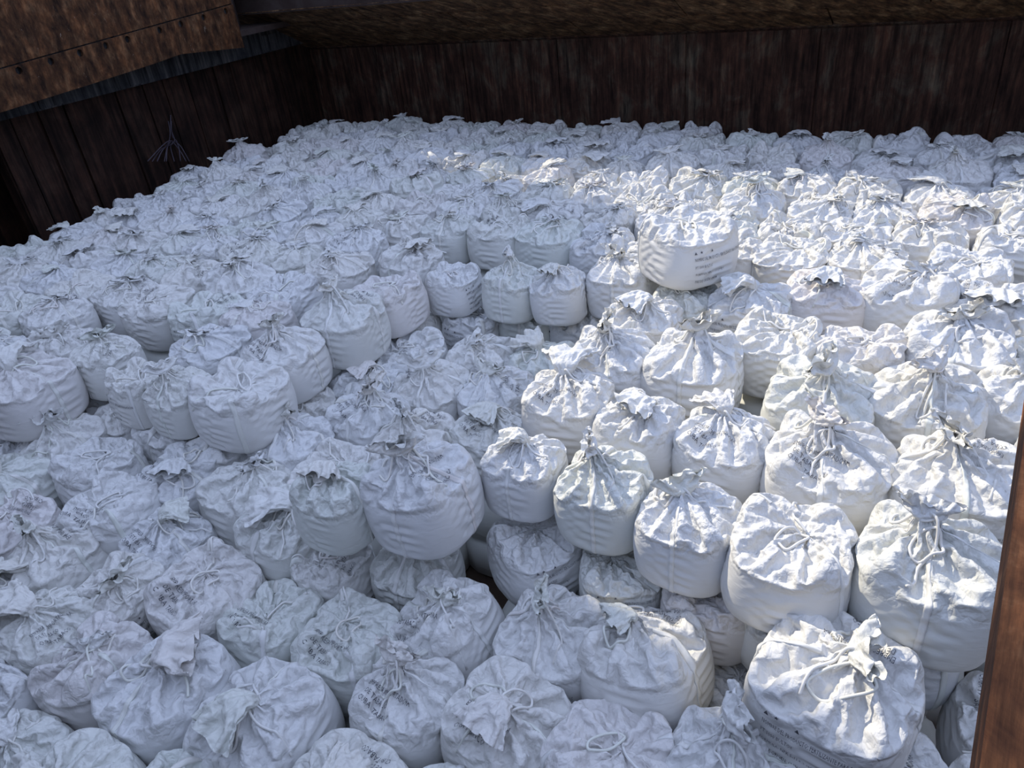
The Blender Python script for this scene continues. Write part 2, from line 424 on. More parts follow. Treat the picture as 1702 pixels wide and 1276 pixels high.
def text_mesh(body, width):
    cu = bpy.data.curves.new('t', 'FONT'); cu.body = body; cu.resolution_u = 1; cu.size = 1.
    ob = bpy.data.objects.new('t', cu); COL.objects.link(ob)
    dg = bpy.context.evaluated_depsgraph_get(); me = bpy.data.meshes.new_from_object(ob.evaluated_get(dg))
    v = np.empty(len(me.vertices)*3); me.vertices.foreach_get('co', v); v = v.reshape(-1, 3)[:, :2]
    f = [tuple(p.vertices) for p in me.polygons]
    bpy.data.objects.remove(ob); bpy.data.meshes.remove(me); bpy.data.curves.remove(cu)
    v = v-v.min(0); v[:, 0] *= width/v[:, 0].max(); v[:, 1] /= v[:, 1].max()
    return v, f

def block(lines):
    """lines: (text, x, y, width, height) -> vertices in metres and faces"""
    V, Fs, off = [], [], 0
    for t, x, y, w, h in lines:
        if t == '*tri': v, f = np.array([[0, 0], [1, 0], [.5, 1.]]), [(0, 1, 2)]
        elif t == '*star':
            v = np.array([[.5+.5*(1 if k % 2 == 0 else .4)*math.cos(k*math.pi/5+.3), .5+.5*(1 if k % 2 == 0 else .4)*math.sin(k*math.pi/5+.3)] for k in range(10)]); f = [tuple(range(10))]
        else: v, f = TEXT[t]
        vv = np.array(v, float)
        if t[0] == '*': vv[:, 0] *= w
        else: vv[:, 0] *= w/vv[:, 0].max()
        vv[:, 1] *= h; vv += (x, y); V.append(vv); Fs += [tuple(i+off for i in p) for p in f]; off += len(vv)
    return np.concatenate(V), Fs

_T = ['NOMBRE DEL PRODUCTO: FERTILIZANTE PARA SEMILLEROS', 'NOMBRE DEL PRODUCTO: FERTILIZANTE PARA PLANTACION', 'PT 1000 BULTOS', 'FORMULA: NPK 5-11.5-2.0MgO',
      'PAIS DE ORIGEN: CHINA', 'EMPRESA IMPORTADORA', 'DE TABACO', 'CUBA TABACO']
TEXT = {t: text_mesh(t, 1.) for t in _T}
def side_block(first):
    rows_ = [(first, -.33, .26, .66, .036), (_T[2], -.33, .175, .2, .034), (_T[3], -.33, .09, .36, .036), (_T[4], -.33, .01, .27, .034),
             ('*tri', -.33, .335, .03, .03), ('*star', -.27, .335, .034, .034), ('*tri', -.14, .335, .03, .03)]
    return [block([r]) for r in rows_]
PRINT_A, PRINT_B = side_block(_T[0]), side_block(_T[1])
PRINT_T = [block([r]) for r in [(_T[5], -.21, .08, .42, .046), (_T[6], -.19, .0, .2, .046), (_T[7], -.21, -.08, .3, .046)]]

def print_side(bvh, blk, face, dx=0., z=.3):
    v, f = blk; out = []
    c, s = math.cos(face), math.sin(face)
    for x, y in v:
        lx, ly = x+dx, 1.2                      # seen from outside the face, +x to the right
        o = Vector((ly*c-lx*s, ly*s+lx*c, z+y)); d = Vector((-c, -s, 0))
        h = bvh.ray_cast(o, d); p = (h[0] if h[0] else o+d*.73)-d*.012
        out.append(tuple(p))
    return mesh_from('print', np.array(out), np.zeros((0, 4), int), M_INK, f, False)

def print_top(bvh, blk, cx, cy, rot):
    v, f = blk; out = []; c, s = math.cos(rot), math.sin(rot)
    for x, y in v:
        X, Y = cx+x*c-y*s, cy+x*s+y*c
        h = bvh.ray_cast(Vector((X, Y, 2)), Vector((0, 0, -1))); p = h[0]+Vector((0, 0, .011)) if h[0] else Vector((X, Y, .55))
        out.append(tuple(p))
    out = np.array(out); xy = np.array(v)               # ink lies over the smallest creases
    w = np.exp(-((xy[:, None]-xy[None])**2).sum(2)/(2*.022**2)); out[:, 2] = (w@out[:, 2])/w.sum(1)+.012
    return mesh_from('print', out, np.zeros((0, 4), int), M_INK, f, False)

KINDS = ['tie', 'tent', 'open', 'tie', 'tie', 'tent', 'open', 'tie', 'tie', 'open', 'tent', 'tie', 'tie', 'open']
VAR = []
for i, k in enumerate(KINDS):
    q, info = bag_shape(10+i, k)
    rs = np.random.RandomState(500+i)
    body = body_mesh(q, 'bag_body', M_BAG, k == 'open')
    bvh = BVHTree.FromPolygons(q.reshape(-1, 3).tolist(), grid_faces(q.shape[0], q.shape[1]).tolist())
    nu, nv = q.shape[1], q.shape[0]
    v = dict(kind=k, body=body, neck=info['neck'], ztop=float(q[..., 2].max()))
    fr = .93 if k == 'tent' else .72 if k == 'tie' else .45
    vend = int(info['rim']+(nv-info['rim'])*fr)
    sh = rs.randint(-6, 7)
    v['straps'] = [strap_mesh(q, (int(nu*a)+sh) % nu, 5, vend) for a in ((.0, .25, .5, .75) if k == 'tent' else (.25, .75) if k == 'tie' else (.12, .62))]
    if k == 'open':
        v['tuft'] = None
        v['cords'] = [cord_mesh(bvh, info['neck'], rs, 'tail'), cord_mesh(bvh, info['neck'], rs, 'loop')]
    else:
        tq = tuft_shape(i, 'flop' if k == 'tie' and i % 3 else 'up')
        v['tuft'] = mesh_from('tied_spout', tq, grid_faces(tq.shape[0], tq.shape[1]), M_SPOUT)
        v['cords'] = [cord_mesh(bvh, info['neck'], rs, 'loop'), cord_mesh(bvh, info['neck'], rs, 'loop'), cord_mesh(bvh, info['neck'], rs, 'tail')]
        # the tie itself, wound round the neck
        ring = [(info['neck'][0]+.056*math.cos(a), info['neck'][1]+.056*math.sin(a), info['neck'][2]+.012*math.sin(2*a)-.015) for a in np.arange(10)/10*TAU]
        v['tie'] = tube_mesh('neck_tie', catmull(ring, 3, True), .009, M_CORD, 6, True)
    dx_ = rs.uniform(-.04, .08); v['pside'] = [print_side(bvh, ln, math.pi, dx_, .10) for ln in (PRINT_A if i % 2 else PRINT_B)]   # on the -X face
    ro_ = math.pi/2+rs.uniform(-.2, .2); v['ptop'] = [print_top(bvh, ln, .27, -.05, ro_) for ln in PRINT_T]
    VAR.append(v)
print('variants', time.time()-T0)

# ------------------------------------------------------------------ the hold: axes e1 along the rear bulkhead, e2 along the side
A1, A2 = R(-34.8), R(62.)
E1 = np.array([math.cos(A1), math.sin(A1)]); E2 = np.array([math.cos(A2), math.sin(A2)])
N1 = np.array([-E1[1], E1[0]])                  # towards the rear bulkhead
W0 = np.array([-4.4, 22.4])                     # foot of the corner of rear and side bulkheads
NL = np.array([-E2[1], E2[0]])                  # towards the side bulkhead (outwards)
Z_FLOOR = -2.56
WALL_TOP = 1.76

def prism(name, poly, z0, z1, mat, parent=None, kind=None, **kw):
    """vertical prism over a plan polygon"""
    n = len(poly); v = [(p[0], p[1], z0) for p in poly]+[(p[0], p[1], z1) for p in poly]
    f = [tuple(range(n-1, -1, -1)), tuple(range(n, 2*n))]+[(i, (i+1) % n, n+(i+1) % n, n+i) for i in range(n)]
    me = bpy.data.meshes.new(name); me.from_pydata(v, [], f); me.materials.append(mat); me.update()
    return link(name, me, parent, kind=kind, **kw)

def slab(name, quad, thick, mat, parent=None, kind=None, **kw):
    """plate through four 3D points, thickened away from the seen side"""
    q = [Vector(p) for p in quad]; n = (q[1]-q[0]).cross(q[3]-q[0]).normalized()
    v = [tuple(p) for p in q]+[tuple(p-n*thick) for p in q]
    f = [(0, 1, 2, 3), (7, 6, 5, 4)]+[(i, i+4, (i+1) % 4+4, (i+1) % 4) for i in range(4)]
    me = bpy.data.meshes.new(name); me.from_pydata(v, [], f); me.materials.append(mat); me.update()
    return link(name, me, parent, kind=kind, **kw)

def p3(p, z): return (float(p[0]), float(p[1]), z)

# floor of the hold
prism('floor', [(-16, -6), (18, -6), (18, 28), (-16, 28)], Z_FLOOR-.1, Z_FLOOR, M_FLOOR, kind='structure')

# rear bulkhead: backing and welded plates
wr = prism('wall_rear', [W0+N1*.03-E1*.5, W0+N1*.03+E1*26, W0+N1*.25+E1*26, W0+N1*.25-E1*.5], Z_FLOOR, WALL_TOP+.05, M_WALL, kind='structure')
rs = np.random.RandomState(3)
s = 0.
while s < 25:
    w = rs.choice([2.1, 2.6, 3.0]); a, b = W0+E1*(s+.012), W0+E1*(s+w-.012); off = N1*rs.uniform(-.012, .004)
    slab('bulkhead_plate', [p3(a+off, Z_FLOOR+.02), p3(b+off, Z_FLOOR+.02), p3(b+off, WALL_TOP), p3(a+off, WALL_TOP)], .025, M_WALL, wr)
    s += w
# sloping underside of the wing tank above it
UP_IN, UP_Z = 2.35, 2.9
cr = slab('ceiling', [p3(W0+N1*.05-E1*2, WALL_TOP+.05), p3(W0+N1*.05+E1*26, WALL_TOP+.05), p3(W0-N1*UP_IN+E1*26, UP_Z+.05), p3(W0-N1*UP_IN-E1*2, UP_Z+.05)], .2, M_SLOPE, kind='structure')
def up(s, t, d=0.):     # point on the underside: s along, t 0..1 up the slope
    p = W0+E1*s-N1*(UP_IN*t+d*.7); return p3(p, WALL_TOP+(UP_Z-WALL_TOP)*t-d*.7)
for t0, t1 in ((0., .36), (.37, .70), (.71, 1.)):
    s = -1.5+rs.uniform(0, 1)
    while s < 25:
        w = rs.choice([3.2, 4.1, 5.0]); d = rs.uniform(0, .018)
        slab('underdeck_plate', [up(s+.015, t0+.004, d), up(s+w-.015, t0+.004, d), up(s+w-.015, t1, d), up(s+.015, t1, d)], .03, M_SLOPE, cr)
        s += w
# knuckle bar between bulkhead and slope
bar = [up(-.2, 0, .0), up(25, 0, .0)]
slab('knuckle_bar', [up(-.2, .0, .03), up(25, .0, .03), up(25, .045, .03), up(-.2, .045, .03)], .04, M_WALL, cr)

# side bulkhead
SW = W0
def on_side(px, py, d=.0):
    w = ray(px, py); p0 = W0-NL*d
    A = np.array([[E2[0], -w[0]], [E2[1], -w[1]]]); s_, t_ = np.linalg.solve(A, -p0); p = p0+E2*s_
    return np.array([p[0], p[1], CAM_Z+w[2]*t_])
GAP = float(np.dot(W0-on_side(36, 330)[:2], E2))
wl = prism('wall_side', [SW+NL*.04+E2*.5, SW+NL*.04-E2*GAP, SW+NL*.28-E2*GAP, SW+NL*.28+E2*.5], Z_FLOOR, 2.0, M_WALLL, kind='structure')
s = 0.
while s < GAP-.2:
    w = min(rs.choice([.55, .7, .85]), GAP-s); a, b = SW-E2*(s+w-.02), SW-E2*(s+.02); off = -NL*rs.uniform(-.005, .05)
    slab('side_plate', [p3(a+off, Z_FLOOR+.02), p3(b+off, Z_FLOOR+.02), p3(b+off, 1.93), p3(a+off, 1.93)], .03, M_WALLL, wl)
    s += w
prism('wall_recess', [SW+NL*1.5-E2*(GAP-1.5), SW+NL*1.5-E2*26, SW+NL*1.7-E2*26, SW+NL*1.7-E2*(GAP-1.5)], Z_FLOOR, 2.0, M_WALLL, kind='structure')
# grey painted stringer along its head
tb = prism('trim_1', [SW-E2*.02, SW-E2*22, SW-E2*22-NL*.22, SW-E2*.02-NL*.22], 1.95, 2.5, M_BEAM, kind='structure')
for k in range(9):
    c = SW-E2*(1.5+2.1*k); prism('bracket', [c-NL*.22, c-NL*.25, c-NL*.25-E2*.5, c-NL*.22-E2*.5], 1.98, 2.34, M_BEAM, tb)
prism('trim_2', [SW+NL*3.+E2*1, SW-E2*26+NL*3., SW-E2*26-NL*1.0, SW-NL*1.0+E2*1], 2.5, 2.62, M_DECK, kind='structure')

# hatch coaming on the side: plate with a row of drain holes, outline read on its own plane
C0 = np.array([-7.9, 13.4])
def on_coam(px, py):
    d = ray(px, py); # C0 + s*E2 = t*d
    A = np.array([[E2[0], -d[0]], [E2[1], -d[1]]]); s_, t_ = np.linalg.solve(A, -C0)
    return s_, CAM_Z+d[2]*t_
def coam_pt(s_, z, d=0.): return p3(C0+E2*s_-NL*d, z)
low = [on_coam(0, 187), on_coam(150, 140), on_coam(255, 106), on_coam(300, 90), on_coam(405, 79)]
low = [(low[0][0]-6, low[0][1]-.35)]+low
seam = [on_coam(25, 107), on_coam(372, 10)]
k_ = (seam[1][1]-seam[0][1])/(seam[1][0]-seam[0][0]); zs = lambda s_: seam[0][1]+k_*(s_-seam[0][0])
s_end = low[-1][0]
def plate(name, outline, front, thick, mat, parent=None, kind=None, **kw):
    n = len(outline); v = [coam_pt(a, z, front) for a, z in outline]+[coam_pt(a, z, front-thick) for a, z in outline]
    f = [tuple(range(n)), tuple(range(2*n-1, n-1, -1))]+[(i, i+n, (i+1) % n+n, (i+1) % n) for i in range(n)]
    me = bpy.data.meshes.new(name); me.from_pydata(v, [], f); me.materials.append(mat); me.update()
    return link(name, me, parent, kind=kind, **kw)
tc_ = plate('trim_3', [low[0], (s_end, low[-1][1]+.3), (s_end, 4.6), (low[0][0], 4.6)], -.06, .05, M_BEAM, kind='structure')
upper = plate('coaming_plate', [(low[0][0], zs(low[0][0])+.01), (s_end, zs(s_end)+.01), (s_end, 4.6), (low[0][0], 4.6)], .0, .04, M_COAM, tc_)
lower = plate('face_plate', low+[(s_end, zs(s_end)-.012), (low[0][0], zs(low[0][0])-.012)], .025, .05, M_COAM, tc_)
# drain holes cut through the face plate
cut = []
for px, py in ((25, 105), (78, 89), (127, 76), (171, 65), (207, 54), (261, 40), (296, 30), (335, 21), (372, 11)):
    s_, z_ = on_coam(px, py); z_ = zs(s_)-.10
    c = np.array(coam_pt(s_, z_, 0.)); n_ = np.array([NL[0], NL[1], 0]); ex = np.array([E2[0], E2[1], 0]); ez = np.array([0, 0, 1.])
    rr = .062; pts = [c+rr*(math.cos(a)*ex+math.sin(a)*ez) for a in np.arange(14)/14*TAU]
    v = [tuple(p+n_*.2) for p in pts]+[tuple(p-n_*.2) for p in pts]
    f = [tuple(range(13, -1, -1)), tuple(range(14, 28))]+[(i, (i+1) % 14, 14+(i+1) % 14, 14+i) for i in range(14)]
    me = bpy.data.meshes.new('cut'); me.from_pydata(v, [], f); me.update()
    o = bpy.data.objects.new('cut', me); COL.objects.link(o); cut.append(o)
for o in cut:
    for tgt in (lower,):
        m_ = tgt.modifiers.new('b', 'BOOLEAN'); m_.operation = 'DIFFERENCE'; m_.object = o; m_.solver = 'EXACT'
dg = bpy.context.evaluated_depsgraph_get()
me = bpy.data.meshes.new_from_object(lower.evaluated_get(dg)); lower.modifiers.clear(); lower.data = me
for o in cut: bpy.data.objects.remove(o)
# hatch corner: end plates between side coaming and rear
ce = C0+E2*s_end
CE2 = W0-N1*UP_IN+E1*.3
slab('trim_4', [p3(ce, low[-1][1]+.02), p3(CE2, 2.6), p3(CE2, 4.6), p3(ce, 4.6)], .05, M_DECK, kind='structure')

# upper deck around the hatch and the rear coaming above the slope
prism('trim_5', [W0-N1*UP_IN-E1*.4, W0-N1*UP_IN+E1*26, W0-N1*(UP_IN-.06)+E1*26, W0-N1*(UP_IN-.06)-E1*.4], UP_Z-.04, 4.05, M_DECK, kind='structure')
prism('trim_9', [W0-N1*(UP_IN-.06)-E1*1.5, W0-N1*(UP_IN-.06)+E1*26, W0+N1*1+E1*26, W0+N1*1-E1*1.5], 3.9, 4.0, M_DECK, kind='structure')
prism('trim_6', [C0+E2*6.8+NL*.1, C0-E2*18+NL*.1, C0-E2*18+NL*3, C0+E2*6.8+NL*3], 4.6, 4.7, M_DECK, kind='structure')

# unseen stepped blocks, added to keep the sun off the side of the cargo
def caster(sh, x):           # point whose shadow on the cargo (z=0) is sh, standing at plan x
    z = (sh[0]-x)/SUN_DIR[0]*SUN_TAN; return np.array([x, sh[1]-SUN_DIR[1]*(sh[0]-x)/SUN_DIR[0]]), z
pf, zf = caster((2.3, 10.9), -7.2)
pn, zn = caster((-.35, 5.3), -9.2)
out = np.array([-1., .2])*1.2
me = bpy.data.meshes.new('sun_blocker')
v = [p3(pf, 4.7), p3(pn, 4.7), p3(pn+out, 4.7), p3(pf+out, 4.7), p3(pf, zf), p3(pn, zn), p3(pn+out, zn), p3(pf+out, zf)]
me.from_pydata(v, [], [(3, 2, 1, 0), (4, 5, 6, 7), (0, 1, 5, 4), (1, 2, 6, 5), (2, 3, 7, 6), (3, 0, 4, 7)]); me.materials.append(M_DECK); me.update()
link('sun_blocker_low', me, kind='structure')
dirn = (pn-pf)/np.linalg.norm(pn-pf)
prism('sun_blocker_tall', [pn+dirn*.05, pn+dirn*9, pn+dirn*9+out, pn+dirn*.05+out], 4.7, zn+11, M_DECK, kind='structure')  # taller added block, steps the shadow edge outwards

# bulkheads on the two sides behind the viewer
RW = W0+E1*22
prism('wall_opposite', [RW+N1*.4, RW-E2*24, RW-E2*24+E1*.2, RW+N1*.4+E1*.2], Z_FLOOR, 4.2, M_WALL, kind='structure')
prism('wall_front', [np.array([0., -2.6])-E1*18, np.array([0., -2.6])+E1*11, np.array([0., -2.8])+E1*11, np.array([0., -2.8])-E1*18], Z_FLOOR, 3.4, M_WALL, kind='structure')

# girder that crosses the picture's lower edge beside the viewer
h = 1.2
g0 = ray(1702, 735)*(h/-ray(1702, 735)[2]); g1 = ray(1628, 1276)*(h/-ray(1628, 1276)[2])
gd = (g0-g1)[:2]; gd /= np.linalg.norm(gd); gn = np.array([gd[1], -gd[0]])
ga, gb = g1[:2]-gd*.9, g0[:2]+gd*3.
prism('trim_7', [ga, ga+gn*.42, gb+gn*.42, gb], CAM_Z-h-.06, CAM_Z-h, M_POST, kind='structure')
prism('trim_8', [ga+gn*.05, ga+gn*.08, gb+gn*.08, gb+gn*.05], CAM_Z-h-.6, CAM_Z-h-.06, M_POST, kind='structure')

# ------------------------------------------------------------------ where the bags stand
BAG_A = R(-31.)                                  # the rows run along the hold
RZ = .58                                         # rim above a bag's base
LA, LB, LC = 0., -.67, -1.32                     # rim heights of the tiers
BAGS = []                                        # dict x,y,base,zone,hand
def put(px, py, rim, zone, wpx=None, **kw):
    x, y = at(px, py, rim); k = kw.pop('sc', .93)
    if wpx:                                       # width read off at the bag's own distance
        depth = np.array([x, y, rim-CAM_Z])@_fw; k = min(1.08, max(.72, wpx*depth/F_PX/.95*.95))
    BAGS.append(dict(x=x, y=y, base=rim-RZ, zone=zone, hand=True, k=k, src=(px, py), **kw))

# tier on the sunlit right-hand stack: position and width
for px, py, w in [(860, 752, 128), (1003, 785, 162), (1147, 838, 176), (1312, 893, 212), (1548, 925, 245), (955, 652, 160), (1030, 578, 150), (1075, 515, 130), (1065, 690, 150), (1145, 482, 115), (1260, 488, 136), (1385, 480, 138),
          (1515, 482, 160), (1650, 500, 178), (1160, 585, 165), (1290, 562, 150), (1430, 570, 150), (1590, 570, 178), (1383, 650, 186), (1557, 650, 190), (1692, 640, 170), (1200, 712, 168), (1378, 748, 206), (1582, 780, 222)]:
    put(px, py, LA, 'right', w)
# front of the shaded left-hand stack
for px, py, w in [(42, 622, 150), (105, 570, 112), (163, 578, 108), (222, 615, 100), (292, 630, 108), (400, 630, 158), (472, 572, 132), (562, 525, 134), (640, 478, 118), (682, 420, 105), (752, 445, 92), (850, 452, 98), (930, 458, 95), (1035, 448, 125)]:
    put(px, py, LA, 'left', w)
# lone bag on top of the tier
put(1143, 378, .66, 'lone', 156)
# two bags standing forward
put(556, 795, LA+.03, 'pair', 126); put(706, 790, LA+.03, 'pair', 186)
# lower tier in the trough between the stacks
for t in [(690, 545), (765, 525), (862, 515), (962, 520), (800, 580), (900, 585), (680, 632), (825, 640), (592, 640), (525, 668), (575, 715), (645, 715), (760, 712), (530, 755), (640, 590),
          (35, 722), (120, 685), (185, 705), (245, 728), (340, 750), (455, 752), (100, 738), (172, 775), (250, 788), (60, 785), (350, 818), (70, 838), (170, 862), (455, 880)]:
    put(*t, LB, 'trough')
# foreground tier
for px, py, w in [(130, 890, 168), (218, 928, 150), (325, 945, 185), (125, 985, 160), (25, 960, 160), (205, 1050, 188), (415, 1005, 178), (520, 1035, 185), (275, 1120, 228), (415, 1165, 236), (60, 1165, 190), (120, 1228, 215), (285, 1262, 205),
          (548, 1235, 235), (35, 1090, 160), (330, 850, 150), (550, 915, 135), (632, 940, 160), (752, 990, 182), (650, 1095, 192), (700, 1295, 220), (905, 1060, 206), (1078, 1090, 225), (980, 1212, 236), (810, 1175, 222), (1225, 1190, 240),
          (1420, 1258, 240), (1590, 1150, 210), (1625, 1250, 210)]:
    put(px, py, LB-.16, 'front', w*.94)
put(1368, 1080, -.42, 'front', 262, hero='plantacion')
# second tier showing under the front of the sunlit stack
for (px, py, w), h in [((888, 885, 158), 'side'), ((1032, 928, 146), 'side'), ((1174, 975, 168), None), ((1330, 1010, 180), None), ((1520, 1030, 200), None)]:
    put(px, py, LB, 'under', w, flat=True, hero=h)
for t in [(1000, 1000), (1080, 1030), (1225, 1100), (1460, 1060)]:
    put(*t, LC, 'under', flat=True)

def lp(dx, dy):
    c, s = math.cos(BAG_A), math.sin(BAG_A); a, b = dx*c+dy*s, -dx*s+dy*c
    return (abs(a)**4+abs(b)**4)**.25
def inside(poly, x, y):
    n = len(poly); r = False
    for i in range(n):
        (x0, y0), (x1, y1) = poly[i], poly[i-1]
        if (y0 > y) != (y1 > y) and x < (x1-x0)*(y-y0)/(y1-y0)+x0: r = not r
    return r
def fill(poly, rim, zone, gap, pitch, margin=.52, kk=(.90, 1.0)):
    c, s = math.cos(BAG_A), math.sin(BAG_A); rs = np.random.RandomState(len(poly)+7)
    cand = []
    n = int(34/pitch)
    for j in range(-n, n):
        for i in range(-n, n):
            a, b = i*pitch+(pitch*.5 if j % 2 else 0)*.6, j*pitch
            x, y = a*c-b*s, a*s+b*c+8.
            if y < 1.2: continue
            if np.dot(np.array([x, y])-W0, N1) > -margin or np.dot(np.array([x, y])-W0, NL) > -margin: continue
            px, py = pix(x, y, rim)
            if -90 < px < 1800 and py < 1400 and inside(poly, px, py): cand.append((y, x))
    cand.sort()
    for y, x in cand:
        x += rs.uniform(-.05, .05); y += rs.uniform(-.05, .05)
        if all(abs(b['base']+RZ-rim) > .45 or lp(b['x']-x, b['y']-y) > gap for b in BAGS):
            BAGS.append(dict(x=x, y=y, base=rim-RZ, zone=zone, hand=False, k=float(rs.uniform(*kk))))
FAR = [(-90, 590), (0, 585), (100, 560), (170, 570), (300, 600), (400, 590), (470, 540), (555, 490), (640, 450), (690, 395), (760, 400), (850, 410), (930, 420), (1040, 410), (1110, 440), (1240, 440), (1300, 440), (1500, 440), (1800, 470), (1800, 120), (300, 120), (-90, 300)]
RIGHT = [(1100, 450), (1040, 540), (960, 620), (880, 690), (830, 760), (870, 790), (1000, 820), (1150, 860), (1300, 930), (1560, 950), (1790, 950), (1790, 440)]
TROUGH = [(740, 505), (1030, 500), (1000, 540), (900, 640), (800, 740), (660, 760), (560, 800), (480, 830), (440, 850), (-80, 850), (-80, 700), (50, 710), (300, 730), (430, 720), (560, 610), (690, 520)]
FRONT = [(-80, 860), (450, 880), (560, 930), (780, 970), (900, 1010), (1100, 1060), (1250, 1130), (1720, 1110), (1720, 1330), (-80, 1330)]
fill(RIGHT, LA, 'right', .80, .30)
fill(FAR, LA, 'far', .82, .88)
fill(FAR, LA, 'far', .80, .29)
fill(TROUGH, LB, 'trough', .78, .28)
fill(FRONT, LB-.16, 'front', .86, .28)

fill(FAR, LA-.03, 'far', .70, .22, kk=(.74, .82)); fill(RIGHT, LA-.03, 'right', .70, .22, kk=(.74, .82)); fill(TROUGH, LB, 'trough', .68, .22, kk=(.74, .82))

# push apart bags of one tier that press too far into each other
for it in range(40):
    for i, a in enumerate(BAGS):
        for b in BAGS[i+1:]:
            if abs(a['base']-b['base']) > .40: continue
            dx, dy = b['x']-a['x'], b['y']-a['y']
            if abs(dx) > 1 or abs(dy) > 1: continue
            d = lp(dx, dy); want = .93*(a['k']+b['k'])/2*(.955 if a['zone'] in ('far', 'trough') else .99)
            if d < want and d > 1e-3:
                wa, wb = (.06 if a['hand'] else .5), (.06 if b['hand'] else .5)
                if a['hand'] and b['hand']:
                    if a['zone'] not in ('front', 'trough') and it > 6: continue
                    if d > want*.97: continue
                k = (want-d)/d*.5; t = wa/(wa+wb)
                a['x'] -= dx*k*t*1.2; a['y'] -= dy*k*t*1.2; b['x'] += dx*k*(1-t)*1.2; b['y'] += dy*k*(1-t)*1.2
    for a in BAGS:
        if a['hand']:                              # listed bags keep to their spot
            o_ = a.setdefault('home', at(*a['src'], a['base']+RZ)); dv = np.array([a['x'], a['y']])-o_; l_ = np.linalg.norm(dv)
            m_ = .34 if a['zone'] in ('front', 'trough') else .10
            if l_ > m_: a['x'], a['y'] = o_+dv*(m_/l_)
        p = np.array([a['x'], a['y']])
        for n_ in (N1, NL):
            e = np.dot(p-W0, n_)+.50
            if e > 0: p = p-n_*e
        a['x'], a['y'] = p
print('bags', len(BAGS), {z: sum(b['zone'] == z for b in BAGS) for z in set(b['zone'] for b in BAGS)})

# ------------------------------------------------------------------ labels
ORD = ['first', 'second', 'third', 'fourth', 'fifth', 'sixth', 'seventh', 'eighth', 'ninth', 'tenth', 'eleventh', 'twelfth', 'thirteenth', 'fourteenth', 'fifteenth', 'sixteenth', 'seventeenth', 'eighteenth', 'nineteenth', 'twentieth']
ORD += ['twenty-'+o for o in ORD[:9]]+['thirtieth']+['thirty-'+o for o in ORD[:9]]
for b in BAGS: b['px'], b['py'] = pix(b['x'], b['y'], b['base']+RZ)
def rows(sel, key, width, flip):
    v = sorted(sel, key=key)
    out, cur, start = [], [], None
    for b in v:
        if start is None or key(b)-start > width:
            cur = []; out.append(cur); start = key(b)
        cur.append(b)
    return out
SHAPE = dict(tie='tied', tent='peaked', open='slack')
NUM = ['one', 'two', 'three', 'four', 'five', 'six', 'seven', 'eight', 'nine', 'ten', 'eleven', 'twelve', 'thirteen', 'fourteen', 'fifteen', 'sixteen', 'seventeen', 'eighteen', 'nineteen', 'twenty', 'twenty-one', 'twenty-two']
ZONE = dict(right=('sunlit stack row', 'the rusty girder', -1), far=('rear stack row', 'the side bulkhead', 1), trough=('shaded trough row', 'the side bulkhead', 1), front=('lowest tier row', 'the rusty girder', -1))
GROUP = dict(right='bulk bags on the sunlit stack', far='bulk bags on the stack at the rear', left='bulk bags along the front of the shaded stack', trough='bulk bags in the lower tier between the stacks',
             front='bulk bags in the foreground tier', under='bulk bags under the front of the sunlit stack', pair='two bulk bags standing forward', lone='bulk bags on top of the tier')
for z, (zn_, ref, sg) in ZONE.items():
    sel = [b for b in BAGS if b['zone'] == z]
    key = (lambda b: -(np.dot(np.array([b['x'], b['y']]), N1))) if z in ('far', 'right') else (lambda b: b['py'])
    for j, row in enumerate(rows(sel, key, .8 if z in ('far', 'right') else 62, 0)):
        row.sort(key=lambda b: sg*b['px'])
        for i, b in enumerate(row):
            b['label'] = '%s bulk bag, '+zn_+' '+NUM[j]+', '+ORD[i]+' from '+ref
for i, b in enumerate(sorted([b for b in BAGS if b['zone'] == 'left'], key=lambda b: b['px'])):
    b['label'] = '%s bulk bag on the shaded stack\'s front edge, '+ORD[i]+' from the side bulkhead'
for i, b in enumerate(sorted([b for b in BAGS if b['zone'] == 'under'], key=lambda b: (b['base'] < LB-RZ-.2, b['px']))):
    b['label'] = '%s bulk bag half hidden beneath the sunlit front row, '+ORD[i]+' from the trough'
for b in BAGS:
    if b['zone'] == 'lone': b['label'] = 'printed white bulk bag standing alone on top of the sunlit tier'
    if b.get('hero') == 'plantacion': b['label'] = 'sunlit white bulk bag printed FERTILIZANTE PARA PLANTACION on the lowest tier'
pr_ = sorted([b for b in BAGS if b['zone'] == 'pair'], key=lambda b: b['px'])
pr_[0]['label'] = 'smooth-sided shaded white bulk bag standing forward, beside the one with gathered straps'
pr_[1]['label'] = 'round shaded white bulk bag whose straps gather to one knot, with small print'

